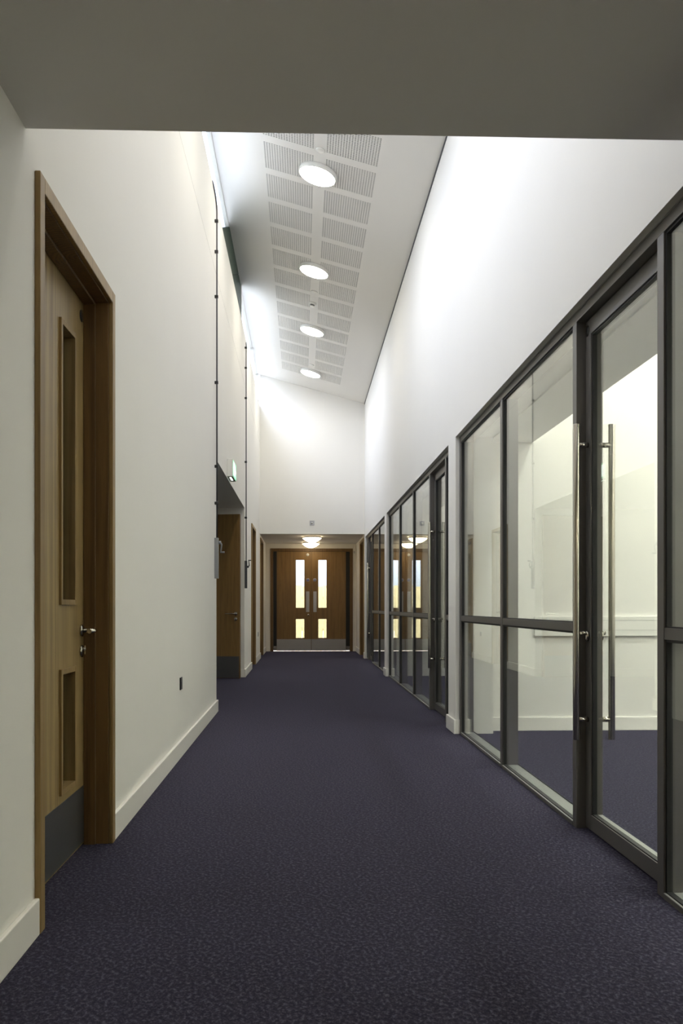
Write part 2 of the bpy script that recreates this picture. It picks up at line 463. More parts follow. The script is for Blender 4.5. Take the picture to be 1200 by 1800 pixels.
mb.box(FX1, XR, YEND - 0.018, YEND, 0, 0.118)
tag(mb.build('baseboard_right', M_GLOSSW, bevel=0.004), 'white skirting blocks at the foot of the right wall piers', 'skirting board', kind='structure')

# ------------------------------------------------------------------ single oak doors set in the side walls
def oak_side_door(name, label, ya, yb, side, full):
    """ya..yb clear opening; side -1 = left wall, +1 = right wall"""
    X = XL if side < 0 else XR
    s = side                                # direction into the wall
    org = (X, (ya + yb) / 2, 0)
    d = empty(name, org, label, 'door', kind='structure')
    def bx(mb, d0, d1, y0, y1, z0, z1):
        a, b = X + s * d0, X + s * d1
        mb.box(min(a, b), max(a, b), y0, y1, z0, z1)
    AW = 0.052; AT = 0.019
    mb = MB(org)
    bx(mb, -AT, 0.0, ya - AW, ya, 0 if full is None else 0, DH + AW); bx(mb, -AT, 0.0, yb, yb + AW, 0, DH + AW)
    bx(mb, -AT, 0.0, ya, yb, DH, DH + AW)
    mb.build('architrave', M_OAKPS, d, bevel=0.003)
    mb = MB(org)
    bx(mb, 0.0, 0.30, ya - 0.03, ya + 0.004, 0, DH); bx(mb, 0.0, 0.30, yb - 0.004, yb + 0.03, 0, DH)
    bx(mb, 0.0, 0.30, ya - 0.03, yb + 0.03, DH - 0.004, DH + 0.03)
    # stop in front of the leaf
    bx(mb, 0.056, 0.106, ya, ya + 0.016, 0, DH); bx(mb, 0.056, 0.106, yb - 0.016, yb, 0, DH)
    bx(mb, 0.056, 0.106, ya + 0.016, yb - 0.016, DH - 0.016, DH)
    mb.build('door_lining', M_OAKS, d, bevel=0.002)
    # leaf with two vision apertures near the lock side
    L0, L1 = ya + 0.007, yb - 0.007
    v0, v1 = L1 - 0.392, L1 - 0.167
    if side > 0: v0, v1 = L0 + 0.167, L0 + 0.392
    ap = [(v0, v1, 0.300, 0.795), (v0, v1, 1.060, 2.195)]
    mb = MB(org)
    lx0, lx1 = X + s * 0.108, X + s * 0.152
    grid_with_holes(mb, 'x', min(lx0, lx1), max(lx0, lx1), L0, L1, 0.008, DH - 0.007, ap)
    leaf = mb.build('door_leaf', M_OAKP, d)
    for (a, b, z0, z1) in ap:
        mb = MB(org); B = 0.018
        for (y0, y1, q0, q1) in ((a - 0.004, a + B, z0, z1), (b - B, b + 0.004, z0, z1), (a + B, b - B, z0 - 0.004, z0 + B), (a + B, b - B, z1 - B, z1 + 0.004)):
            bx(mb, 0.097, 0.152, y0, y1, q0 if q0 != z0 or y1 - y0 > .05 else z0 - 0.004, q1 if q1 != z1 or y1 - y0 > .05 else z1 + 0.004)
        bead = mb.build('glazing_bead', M_OAKPS, leaf, bevel=0.0015)
        mb = MB(org); bx(mb, 0.127, 0.133, a + B - .002, b - B + .002, z0 + B - .002, z1 - B + .002)
        mb.build('vision_panel', M_GLASSV, leaf)
    mb = MB(org); bx(mb, 0.1055, 0.108, L0 + 0.004, L1 - 0.004, 0.016, 0.262)
    mb.build('kick_plate', M_DKICK, leaf)
    # lever furniture on the far side of the leaf
    hy = L1 - 0.045 if side < 0 else L0 + 0.045
    hs = -1 if side < 0 else 1
    xf = X + s * 0.108
    R = Matrix.Rotation(-s * PI / 2, 4, 'Y')
    mb = MB(org)
    mb.lathe([(0, 0.0), (0.026, 0.0), (0.026, 0.007), (0.022, 0.010), (0, 0.010)], 32, Matrix.Translation((xf, hy, 0.945)) @ R)
    mb.build('handle_rose', M_STEEL, leaf)
    pts = [(xf - s * 0.005, hy, 0.945), (xf - s * 0.045, hy, 0.945)]
    for k in range(1, 6):
        a = k / 5 * PI / 2
        pts.append((xf - s * (0.045 + 0.020 * math.sin(a)), hy + hs * 0.020 * (1 - math.cos(a)), 0.945))
    pts.append((xf - s * 0.066, hy + hs * 0.125, 0.945))
    MB(org).tube(pts, 0.0095, 16).build('lever_handle', M_STEEL, leaf)
    mb = MB(org)
    mb.lathe([(0, 0.0), (0.026, 0.0), (0.026, 0.006), (0.021, 0.009), (0, 0.009)], 32, Matrix.Translation((xf, hy, 0.855)) @ R)
    mb.lathe([(0, 0.006), (0.008, 0.006), (0.008, 0.02), (0, 0.02)], 20, Matrix.Translation((xf, hy, 0.865)) @ R)
    a, b = sorted((xf - s * 0.015, xf - s * 0.021)); mb.box(a, b, hy - 0.004, hy + 0.004, 0.842, 0.880)
    mb.build('lock_escutcheon', M_STEEL, leaf)
    mb = MB(org)
    mb.lathe([(0, 0.0), (0.026, 0.0), (0.026, 0.0025), (0, 0.0025)], 32, Matrix.Translation((xf, hy + 0.0, 2.318)) @ R)
    mb.build('door_disc', M_BLACKPL, leaf)
    return d

oak_side_door('door_1', 'oak door with two slim glass panels and dark kick plate, nearest on the left', D1[0], D1[1], -1, None)
oak_side_door('door_2', 'oak door in the left wall just beyond the recess', D2[0], D2[1], -1, None)
oak_side_door('door_3', 'oak door on the left under the low soffit by the end doors', D3[0], D3[1], -1, None)
oak_side_door('door_4', 'oak door on the right under the low soffit by the end doors', D4[0], D4[1], 1, None)

# ------------------------------------------------------------------ open oak door standing in the recess
rd = empty('door_5', (-1.83, 13.06, 0), 'plain oak door standing open inside the left recess', 'door', kind='structure')
W5 = 0.955
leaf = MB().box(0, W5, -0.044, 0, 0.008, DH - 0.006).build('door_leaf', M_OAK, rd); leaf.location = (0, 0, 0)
MB().box(0.004, W5 - 0.012, -0.0465, -0.044, 0.012, 0.325).build('kick_plate', M_DKICK, leaf).location = (0, 0, 0)
MB().box(W5, W5 + 0.0025, -0.044, 0, 0.008, DH - .006).build('lipping', M_OAKS, leaf).location = (0, 0, 0)
MB().box(W5 + 0.0025, W5 + 0.0045, -0.034, -0.010, 0.83, 1.06).build('latch_plate', M_STEEL, leaf).location = (0, 0, 0)
R = Matrix.Rotation(PI / 2, 4, 'X')
MB().lathe([(0, 0.0), (0.026, 0.0), (0.026, 0.007), (0.022, 0.010), (0, 0.010)], 28, Matrix.Translation((W5 - 0.06, -0.044, 0.945)) @ R).build('handle_rose', M_STEEL, leaf).location = (0, 0, 0)
MB().tube([(W5 - .06, -.046, .945), (W5 - .06, -.09, .945), (W5 - .066, -.104, .945), (W5 - .08, -.11, .945), (W5 - .20, -.11, .945)], 0.0095, 14).build('lever_handle', M_STEEL, leaf).location = (0, 0, 0)
MB().lathe([(0, 0.0), (0.026, 0.0), (0.026, 0.007), (0.022, 0.010), (0, 0.010)], 28, Matrix.Translation((W5 - 0.06, -0.044, 0.868)) @ R).build('lock_escutcheon', M_STEEL, leaf).location = (0, 0, 0)
rd.rotation_euler = (0, 0, math.radians(-12))
def leafpt(x, y, z):
    a = math.radians(-12)
    return (-1.83 + x * math.cos(a) - y * math.sin(a), 13.06 + x * math.sin(a) + y * math.cos(a), z)
kp = leafpt(W5 - .06, -.06, .868)
k = MB(kp); k.box(kp[0] - .0015, kp[0] + .0015, kp[1] - .03, kp[1] + 0.004, kp[2] - .004, kp[2] + .004)
k.lathe([(0, -.0015), (.012, -.0015), (.012, .0015), (0, .0015)], 18, Matrix.Translation((kp[0], kp[1] - .035, kp[2])) @ Matrix.Rotation(PI / 2, 4, 'Y'))
k.box(kp[0] - .003, kp[0] - .001, kp[1] - .045, kp[1] - .032, kp[2] - .06, kp[2] - .01)
tag(k.build('door_key', M_STEEL), 'small steel key hanging in the lock of the open recess door', 'key')
dk = leafpt(0.435, -.045, 1.055)
ks = MB(dk).lathe([(0, 0), (.045, 0), (.045, .012), (.03, .035), (0, .038)], 30, Matrix.Translation(dk) @ Matrix.Rotation(math.radians(-12), 4, 'Z') @ R)
ks = ks.build('hold_open_magnet', M_BLACKPL, None)
tag(ks, 'round black hold-open magnet on the open recess door', 'door magnet')

# ------------------------------------------------------------------ far double doors
dd = empty('door_6', (0.2, YEND, 0), 'pair of oak doors with slim bright glass panels at the far end', 'double door', kind='structure')
org = (0.2, YEND, 0)
mb = MB(org)
mb.box(FX0, FX0 + 0.07, YEND - 0.02, YEND + 0.10, 0, FZ); mb.box(FX1 - 0.07, FX1, YEND - 0.02, YEND + 0.10, 0, FZ)
mb.box(FX0 + .07, FX1 - .07, YEND - 0.02, YEND + 0.10, 2.332, FZ); mb.box(FX0 + .07, FX1 - .07, YEND + 0.046, YEND + 0.10, 2.31, 2.332)
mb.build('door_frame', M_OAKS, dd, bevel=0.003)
cxm = 0.2125
def end_leaf(x0, x1, inner):
    # inner = x of the meeting edge; apertures measured from it
    s = -1 if x0 < inner - 0.01 else 1
    v = sorted((cxm + s * 0.165, cxm + s * 0.355))
    if s < 0: v = sorted((cxm - 0.165, cxm - 0.36))
    ap = [(v[0], v[1], 0.315, 0.755), (v[0], v[1], 1.020, 2.135)]
    mb = MB(org)
    grid_with_holes(mb, 'y', YEND + 0.0, YEND + 0.044, x0, x1, 0.016, 2.33, ap)
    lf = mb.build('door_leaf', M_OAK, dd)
    for a in ap:
        MB(org).box(a[0] - .001, a[1] + .001, YEND + 0.019, YEND + 0.025, a[2] - .001, a[3] + .001).build('vision_panel', M_GLASSV, lf)
    MB(org).box(x0 + 0.004, x1 - 0.004, YEND - 0.003, YEND, 0.026, 0.285).build('kick_plate', M_KICK, lf)
    px = cxm + s * 0.085
    MB(org).box(px - 0.038, px + 0.038, YEND - 0.003, YEND, 0.92, 1.40).build('push_plate', M_KICK, lf, bevel=0.001)
    R = Matrix.Rotation(PI / 2, 4, 'X')
    sx = cxm + s * 0.08
    sg = MB(org).lathe([(0, 0), (0.040, 0), (0.040, 0.003), (0, 0.003)], 32, Matrix.Translation((sx, YEND, 1.668)) @ R).build('fire_door_disc', M_WPL, lf)
    bd = MB(org).lathe([(0, 0.003), (0.033, 0.003), (0.033, 0.004), (0, 0.004)], 32, Matrix.Translation((sx, YEND, 1.668)) @ R).build('blue_field', M_BLUE, sg)
    tx = MB(org)
    for zz, ww in ((1.682, .014), (1.671, .019), (1.660, .017), (1.649, .011)):
        tx.box(sx - ww, sx + ww, YEND - 0.0045, YEND - 0.004, zz, zz + .004)
    tx.build('lettering', M_WPL, bd)
    return lf
l1 = end_leaf(-0.598, cxm - 0.002, cxm); l2 = end_leaf(cxm + 0.002, 1.022, cxm)
R = Matrix.Rotation(PI / 2, 4, 'X')
MB(org).lathe([(0, 0), (0.034, 0), (0.034, 0.004), (0, 0.006)], 32, Matrix.Translation((cxm - .085, YEND, 2.258)) @ R).build('round_white_disc', M_WPL, l1)
MB(org).lathe([(0, 0), (0.026, 0), (0.026, 0.006), (0, 0.009)], 32, Matrix.Translation((cxm - .07, YEND, 0.852)) @ R).build('lock_escutcheon', M_STEEL, l1)
MB(org).box(cxm - .002, cxm + .002, YEND + .03, YEND + .044, .02, 2.33).build('meeting_seal', M_BLACK, l1)
MB(org).box(-0.672, -0.596, YEND - .016, YEND + .05, 0.125, 2.331).build('hinge_guard', M_BLACK, dd)
MB(org).box(1.020, 1.112, YEND - .016, YEND + .05, 0.125, 2.331).build('hinge_guard', M_BLACK, dd)
MB(org).box(-0.674, -0.5985, YEND + .004, YEND + .044, 0.022, 0.125).build('hinge_post', M_STEEL, dd)
MB(org).box(1.0225, 1.112, YEND + .004, YEND + .044, 0.022, 0.125).build('hinge_post', M_STEEL, dd)
MB(org).box(-0.674, 1.113, YEND + .01, YEND + .2, 0.0, 0.003).build('threshold', M_STEEL, dd)

# ------------------------------------------------------------------ glazed screens on the right
XF, XG, XBK = 1.2975, 1.313, 1.402
RAIL_B, RAIL_T = 0.021, 2.397
TR0, TR1 = 0.931, 0.973

def screen(name, label, y0, y1, mulls, door):
    """mulls: centre Y of plain mullions; door = (ya, yb) clear door opening between mullions"""
    org = (XF, (y0 + y1) / 2, 0)
    s = empty(name, org, label, 'glazed screen', kind='structure')
    m = 0.052
    verticals = [(y0, y0 + m), (y1 - m, y1)] + [(c - 0.029, c + 0.029) for c in mulls] + [(door[0] - 0.058, door[0]), (door[1], door[1] + 0.058)]
    verticals.sort()
    mb = MB(org)
    mb.box(XF, XBK, y0, y1, RAIL_T, HEAD - 0.001)
    mb.build('head_rail', M_FRAME, s, bevel=0.0015)
    for a, b in verticals:
        MB(org).box(XF, XBK, a, b, 0.0, RAIL_T).build('mullion' if (a, b) != verticals[0] and (a, b) != verticals[-1] else 'side_stile', M_FRAME, s, bevel=0.0015)
    mb = MB(org)
    for zz in (HEAD - 0.004,):
        mb.box(XF - 0.004, XF, y0 + 0.004, y1 - 0.004, HEAD - 0.006, HEAD - 0.001)
    mb.box(XF - 0.004, XF, y1 - 0.005, y1 - 0.001, 0.118, HEAD - 0.006)
    mb.build('sealant_line', M_SILL, s)
    bays = [(verticals[i][1], verticals[i + 1][0]) for i in range(len(verticals) - 1)]
    for a, b in bays:
        if abs(a - door[0]) < 1e-6 or b - a < 0.02: continue
        MB(org).box(XF, XBK, a, b, 0.0, RAIL_B).build('bottom_rail', M_SILL, s, bevel=0.001)
        MB(org).box(XF - 0.0012, XF + 0.0005, a, b, 0.0, RAIL_B - 0.003).build('rail_face', M_FRAME, s)
        MB(org).box(XF + 0.002, XBK, a, b, TR0, TR1).build('transom', M_FRAME, s, bevel=0.001)
        for z0, z1 in ((RAIL_B, TR0), (TR1, RAIL_T)):
            g = 0.010
            mb = MB(org)
            mb.box(XG - .008, XG + .014, a, a + g, z0, z1); mb.box(XG - .008, XG + .014, b - g, b, z0, z1)
            mb.box(XG - .008, XG + .014, a + g, b - g, z0, z0 + g * .5); mb.box(XG - .008, XG + .014, a + g, b - g, z1 - g, z1)
            mb.build('gasket', M_BLACK, s)
            MB(org).box(XG, XG + 0.006, a + g * .8, b - g * .8, z0 + .003, z1 - g * .8).build('glass_pane', M_GLASS, s)
        MB(org).box(XBK, XBK + 0.004, a, b, 0.0, RAIL_B + 0.006).build('back_bead', M_BLACK, s)
    return s

def glazed_door(name, label, ya, yb):
    X0, X1 = 1.341, 1.397
    org = (X0, yb, 0)
    d = empty(name, org, label, 'glazed door', kind='structure')
    ya += 0.004; yb -= 0.004; ST = 0.072
    zt = RAIL_T - 0.004
    MB(org).box(X0, X1, yb - ST, yb, 0.009, zt).build('stile', M_FRAME, d, bevel=0.0015)
    MB(org).box(X0, X1, ya, ya + ST, 0.009, zt).build('stile', M_FRAME, d, bevel=0.0015)
    MB(org).box(X0, X1, ya + ST, yb - ST, zt - 0.074, zt).build('top_rail', M_FRAME, d, bevel=0.0015)
    mb = MB(org).box(X0, X1, ya + ST, yb - ST, 0.009, 0.079).build('bottom_rail', M_FRAME, d, bevel=0.0015)
    MB(org).box(X0 + .016, X1 - .001, ya + ST, yb - ST, 0.079, 0.0805).build('glazing_sill', M_SILL, d)
    g = 0.008; z0, z1 = 0.079, zt - 0.074; a, b = ya + ST, yb - ST; xg = X0 + 0.016
    mb = MB(org)
    mb.box(xg - .010, xg + .012, a, a + g, z0, z1); mb.box(xg - .010, xg + .012, b - g, b, z0, z1)
    mb.box(xg - .010, xg + .012, a + g, b - g, z0, z0 + g * .6); mb.box(xg - .010, xg + .012, a + g, b - g, z1 - g, z1)
    mb.build('gasket', M_BLACK, d)
    MB(org).box(xg, xg + 0.006, a + .004, b - .004, z0 + .003, z1 - .004).build('glass_pane', M_GLASS, d)
    hy = yb - ST * 0.5
    for sgn, xf in ((-1, X0), (1, X1)):
        xb = xf + sgn * 0.055
        h = MB(org).tube([(xb, hy, 0.425), (xb, hy, 1.905)], 0.0155, 24).build('pull_handle', M_STEEL, d, bevel=0.001)
        for z in (0.520, 1.807):
            MB(org).tube([(xf, hy, z), (xb, hy, z)], 0.0125, 16).build('handle_post', M_STEEL, h)
    R0 = Matrix.Rotation(-PI / 2, 4, 'Y') 
    lk = MB(org)
    for xf, Rm in ((X0, Matrix.Rotation(-PI / 2, 4, 'Y')), (X1, Matrix.Rotation(PI / 2, 4, 'Y'))):
        lk.lathe([(0, 0), (0.024, 0), (0.024, 0.010), (0.019, 0.013), (0, 0.013)], 28, Matrix.Translation((xf, hy + .004, 0.912)) @ Rm)
        lk.lathe([(0, 0.01), (0.009, 0.01), (0.009, 0.026), (0, 0.026)], 18, Matrix.Translation((xf, hy + .004, 0.925)) @ Rm)
    lk.build('lock_cylinder', M_STEEL, d)
    MB(org).lathe([(0, 0), (0.026, 0), (0.026, 0.002), (0, 0.002)], 28, Matrix.Translation((X0, hy + .01, 2.345)) @ Matrix.Rotation(-PI / 2, 4, 'Y')).build('door_disc', M_BLACKPL, d)
    return d

screen('window_2', 'nearest grey framed glazed screen on the right', U1[0], U1[1], [1.95, 5.715], (3.185, 4.135))
glazed_door('door_7', 'nearest glass door on the right with long steel pull handles', 3.185, 4.135)
screen('window_3', 'middle grey framed glazed screen reflecting the end doors', U2[0], U2[1], [10.305, 11.755], (7.99, 8.925))
glazed_door('door_8', 'glass door in the middle glazed screen on the right', 7.99, 8.925)
screen('window_4', 'farthest grey framed glazed screen on the right', U3[0], U3[1], [14.955], (16.43, 17.36))
glazed_door('door_9', 'farthest glass door on the right next to the lobby', 16.43, 17.36)

# keys hanging in the lock of the near glass door
ky = 4.135 - .004 - .036 + .004
k = MB((1.315, ky, .925))
k.box(1.296, 1.316, ky - .0012, ky + .0012, .920, .930)
k.lathe([(0, -.0012), (.012, -.0012), (.012, .0012), (0, .0012)], 20, Matrix.Translation((1.288, ky, .925)) @ R)
k.tube([(1.288, ky, .918), (1.284, ky + .002, .905), (1.288, ky + .001, .896)], .0012, 8)
k.box(1.283, 1.291, ky, ky + .002, .845, .897)
k.lathe([(0, -.001), (.010, -.001), (.010, .001), (0, .001)], 20, Matrix.Translation((1.287, ky + .001, .893)) @ R)
tag(k.build('door_key', M_STEEL), 'small bunch of keys hanging in the lock of the nearest glass door', 'key')

# ------------------------------------------------------------------ rooms behind the screens
XO = 5.6
w = MB()
w.box(WR, XO, 7.40, 7.59, 0, 4.9); w.box(WR, XO, 13.26, 13.45, 0, 4.9); w.box(WR, XO, 17.83, 18.03, 0, 4.9)
w.box(WR, XO, -0.7, -0.5, 0, 4.9)
tag(w.build('wall_partition', M_WALL), 'white cross walls between the rooms behind the glazed screens', 'wall', kind='structure')
w = MB(); w.box(XO, XO + .2, -4.2, 20.7, 0, 4.9)
w.box(WR, XO, -4.2, -4.0, 0, 4.9); w.box(WR, XO, 20.5, 20.7, 0, 4.9)
tag(w.build('wall_outer_right', M_WALL), 'outer white wall of the rooms on the right', 'wall', kind='structure')
w = MB(); w.box(WR, 1.945, -0.5, 17.83, 2.436, 4.9)
tag(w.build('wall_room_bulkhead', M_WALL), 'dropped white bulkhead over the glazed screens inside the rooms', 'wall', kind='structure')
w = MB(); w.box(WR, XO + .2, -4.2, 20.7, 4.9, 5.05)
tag(w.build('ceiling_room', M_CEIL), 'white ceiling of the rooms on the right', 'ceiling', kind='structure')
mb = MB()
for y0, y1 in ((7.382, 7.40), (13.242, 13.26), (17.812, 17.83)):
    mb.box(WR, XO, y0, y1, 0, 0.115)
mb.box(XO - .018, XO, -.5, 17.8, 0, .115)
tag(mb.build('baseboard_room', M_GLOSSW, bevel=0.004), 'white skirting in the rooms behind the glass', 'skirting board', kind='structure')
mb = MB((3.4, 7.38, .8)); mb.box(1.96, XO - .02, 7.374, 7.3995, 0.800, 0.965)
tk = mb.build('dado_trunking', M_WPL, bevel=0.002)
tag(tk, 'pale dado trunking along the white wall seen through the nearest glass door', 'trunking')
mb = MB((3.4, 7.38, .8)); mb.box(1.96, XO - .02, 7.3725, 7.3745, 0.848, 0.850); mb.box(1.96, XO - .02, 7.3725, 7.3745, .932, .934)
mb.build('lid_joint', M_GREY, tk)

# ------------------------------------------------------------------ ceiling lights
def lamp(x, y, z, tilt, mat, label, group, dome=0.020, R_=0.196):
    t = empty('ceiling_light', (x, y, z), label, 'ceiling light', group)
    t.rotation_euler = (0, tilt, 0)
    if dome < 0.04:      # shallow drum with a slightly bulging face
        bp = [(0, 0), (R_ - .004, 0), (R_, -0.004), (R_, -0.046), (R_ - .004, -0.050), (R_ - .012, -0.050), (R_ - .012, -0.044), (0, -0.044)]
        rd, h0 = R_ - 0.012, -0.046
    else:                # deep opal bowl under a narrower tray
        bp = [(0, 0), (R_ - .016, 0), (R_ - .012, -0.004), (R_ - .012, -0.034), (R_ - .018, -0.038), (0, -0.038)]
        rd, h0 = R_, -0.038
    b = MB().lathe(bp, 56).build('lamp_base', M_WPL if mat is not M_LAMPW else M_LGREY, t)
    b.location = (0, 0, 0)
    n = 12; prof = [(rd - 0.012, h0 + .002), (rd, h0), (rd, h0 - 0.003)]
    for k in range(1, n + 1):
        a = k / n * PI / 2
        rr = rd * math.cos(a) if k < n else 0.0
        prof.append((rr, h0 - 0.003 - dome * (math.sin(a) if dome < 0.04 else 1 - (rr / rd) ** 2)))
    dfu = MB().lathe(prof, 56).build('diffuser', mat, t); dfu.location = (0, 0, 0)
    return t
tilt = math.atan(SL)
LX = 0.165
names = {3.85: 'round light on the sloping ceiling, nearest behind the low ceiling edge', 6.40: 'round light on the sloping ceiling, second behind the low ceiling edge', 8.93: 'largest looking round light on the sloping ceiling, nearest the viewer',
         11.49: 'second round light along the sloping ceiling, before the smoke detector', 13.98: 'third round light along the sloping ceiling, just past the smoke detector',
         16.52: 'last round light on the sloping ceiling, nearest the end wall'}
for y in (3.85, 6.40, 8.93, 11.49, 13.98, 16.52):
    lamp(LX, y, zc(LX), tilt, M_LAMP, names[y], 'round lights on the sloping ceiling')
lamp(0.205, 18.45, ZS, 0, M_LAMPW, 'round domed light on the lobby soffit, the nearer and upper looking of two', 'round lights on the lobby soffit', 0.092)
lamp(0.195, 20.10, ZS, 0, M_LAMPW, 'round domed light just in front of the double doors, partly behind the nearer one', 'round lights on the lobby soffit', 0.092)
lamp(0.2, -1.2, 2.530, 0, M_LAMPN, 'added unseen domed light behind the viewer, brightening the near end', 'added lights on the near low ceiling', 0.092)
for n_room, spots in (('nearest', ((2.9, 0.8), (4.6, 0.8), (2.9, 3.3), (4.6, 3.3), (2.9, 5.8), (4.6, 5.8))),
                      ('middle', ((2.9, 9.2), (4.6, 11.4))), ('farthest', ((2.9, 14.6), (4.6, 16.6)))):
    for x, y in spots:
        lamp(x, y, 4.9, 0, M_LAMPR, 'added unseen light on the high ceiling of the %s room behind the glass' % n_room, 'added lights in the %s side room' % n_room)

# ------------------------------------------------------------------ small ceiling fittings
def disc(x, y, label):
    o = MB((0, 0, 0)).lathe([(0, 0), (0.046, 0), (0.046, -0.010), (0.040, -0.016), (0, -0.016)], 36).build('ceiling_blanking_plate', M_WPL)
    o.location = (x, y, zc(x)); o.rotation_euler = (0, tilt, 0)
    tag(o, label, 'ceiling plate', 'round plates on the sloping ceiling')
disc(0.176, 8.49, 'small white round plate just above the largest looking ceiling light')
disc(0.170, 12.33, 'small white round plate between the second light and the smoke detector')
disc(0.172, 16.05, 'small white round plate just before the last ceiling light')
sd = empty('smoke_detector', (0.155, 12.80, zc(0.155)), 'white smoke detector with dark vents on the sloping ceiling', 'smoke detector')
sd.rotation_euler = (0, tilt, 0)
o = MB().lathe([(0, 0), (0.054, 0), (0.054, -0.014), (0.047, -0.030), (0, -0.030)], 36).build('detector_base', M_WPL, sd); o.location = (0, 0, 0)
o = MB().lathe([(0, -.028), (0.034, -0.028), (0.032, -0.044), (0, -.044)], 30).build('vent_ring', M_BLACKPL, sd); o.location = (0, 0, 0)
o = MB().lathe([(0.0, -.044), (0.036, -0.044), (0.028, -0.054), (0, -.056)], 30).build('detector_cap', M_WPL, sd); o.location = (0, 0, 0)

# ------------------------------------------------------------------ end wall fittings
ep = MB((0.195, YE, 2.735)).box(0.15, 0.243, YE - 0.012, YE, 2.69, 2.783).build('wall_plate', M_GPL, bevel=0.003)
tag(ep, 'small square grey plate on the upper end wall above the soffit', 'wall plate')
MB((0.195, YE, 2.735)).lathe([(0, 0), (0.020, 0), (0.018, 0.010), (0, 0.012)], 24, Matrix.Translation((0.196, YE - .012, 2.737)) @ R).build('sensor_lens', M_WPL, ep)
sb = MB((1.22, YEND, 2.3)).box(1.185, 1.252, YEND - 0.075, YEND, 2.265, 2.46).build('wall_mounted_alarm', M_WPL, bevel=0.006)
tag(sb, 'small white alarm box high in the corner right of the double doors', 'alarm box')
MB((1.22, YEND, 2.3)).box(1.196, 1.226, YEND - 0.083, YEND - .074, 2.285, 2.345).build('sounder', M_GPL, sb, bevel=0.003)

# ------------------------------------------------------------------ sockets
def socket(y, z, mat, label):
    p = (XL, y, z)
    o = MB(p).box(XL, XL + 0.009, y - 0.043, y + 0.043, z - 0.043, z + 0.043).build('wall_socket', mat, bevel=0.002)
    MB(p).box(XL + .009, XL + .0105, y - 0.016, y + 0.016, z - 0.020, z + 0.012).build('socket_insert', M_BLACKPL if mat is not M_BLACKPL else M_DGREY, o)
    tag(o, label, 'socket')
socket(6.235, 0.508, M_BLACKPL, 'small black socket low on the near left wall')
socket(17.10, 0.512, M_GREY, 'small grey socket low on the left wall between the two far oak doors')

# ------------------------------------------------------------------ exit sign above the recess
ex = empty('exit_sign', (XL, 10.3, 2.83), 'green and white illuminated running man exit sign above the left recess', 'exit sign')
o = (XL, 10.3, 2.83); x1 = XL + 0.066; ya, yb = 10.10, 10.545; za, zb = 2.535, 2.735
MB(o).box(XL, x1, ya, yb, za, zb).build('sign_housing', M_WPL, ex, bevel=0.004)
MB(o).box(x1, x1 + 0.003, ya + .008, yb - .008, za + .012, zb - .012).build('green_panel', M_EXITG, ex)
pic = MB(o); xx = x1 + .003; xe = x1 + .0045
pic.box(xx, xe, 10.155, 10.245, 2.565, 2.705)                       # doorway
def poly(pts): pic.prism([(a, b) for a, b in pts], 'x', xx, xe)
poly([(10.40, 2.600), (10.36, 2.635), (10.40, 2.670), (10.40, 2.645), (10.51, 2.645), (10.51, 2.625), (10.40, 2.625)])   # arrow
pic.lathe([(0, 0), (.011, 0), (.011, .0015), (0, .0015)], 20, Matrix.Translation((xx, 10.300, 2.692)) @ Matrix.Rotation(PI / 2, 4, 'Y'))
poly([(10.292, 2.680), (10.318, 2.676), (10.330, 2.630), (10.305, 2.622)])
poly([(10.305, 2.628), (10.318, 2.628), (10.290, 2.598), (10.268, 2.600), (10.268, 2.590), (10.296, 2.586)])
poly([(10.318, 2.634), (10.332, 2.630), (10.345, 2.600), (10.365, 2.572), (10.352, 2.566), (10.328, 2.598)])
poly([(10.292, 2.680), (10.272, 2.655), (10.256, 2.660), (10.256, 2.668), (10.270, 2.668), (10.284, 2.684)])
poly([(10.318, 2.676), (10.345, 2.655), (10.352, 2.632), (10.344, 2.630), (10.336, 2.650), (10.316, 2.662)])
pic.build('running_figure_symbol', M_EXITW, ex)
MB(o).box(XL + 0.012, x1 - 0.006, ya + .015, yb - .06, za - 0.002, za).build('underside_slot', M_BLACKPL, ex)
MB(o).box(XL + 0.022, x1 - 0.022, ya + .05, yb - .13, za - 0.0035, za - .002).build('downlight_lens', M_EXITW, ex)

# ------------------------------------------------------------------ window winders on the left wall
def winder(y, ztop, zg0, zg1, mat, crank_down, bend, label, clips, mt):
    p = (XL, y, zg0)
    wd = empty('window_winder', p, label, 'window winder')
    x = XL + 0.022
    pts = [(x, y, zg1 - .02)]
    zz = ztop - 0.22
    pts.append((x, y, zz))
    if bend:
        for k in range(1, 9):
            a = k / 8 * math.radians(75)
            pts.append((x - 0.030 * (1 - math.cos(a)), y - 0.30 * (1 - math.cos(a)), zz + 0.235 * math.sin(a)))
    else:
        pts.append((x, y, ztop))
    MB(p).tube(pts, 0.0075, 12).build('conduit', M_DGREY, wd)
    for z in clips:
        MB(p).box(XL, XL + 0.035, y - 0.013, y + 0.013, z - 0.014, z + 0.014).build('conduit_clip', M_BLACKPL, wd, bevel=0.003)
    MB(p).box(XL, XL + 0.038, y - 0.019, y + 0.019, zg0, zg1).build('gear_housing', mt, wd, bevel=0.003)
    zh = zg1 - 0.045 if crank_down else zg0 + (zg1 - zg0) * .78
    s = -1 if crank_down else 1
    c = MB(p).tube([(XL + .036, y, zh), (XL + .062, y, zh)], 0.016, 18).build('crank_hub', mt, wd)
    MB(p).tube([(XL + .055, y, zh), (XL + .068, y, zh + s * .02), (XL + .060, y, zh + s * .095)], [0.009, 0.008, 0.006], 12).build('crank_arm', mt, c)
    MB(p).tube([(XL + .054, y, zh + s * .095), (XL + .096, y, zh + s * .095)], [0.007, 0.0085], 14).build('crank_knob', mt, c)
    return wd
winder(8.66, 5.10, 1.323, 1.720, M_GREY, True, True, 'grey crank window winder at the near corner of the left recess, with a curved conduit',
       (4.82, 4.52, 4.08, 3.24, 2.42, 2.06), M_GREY)
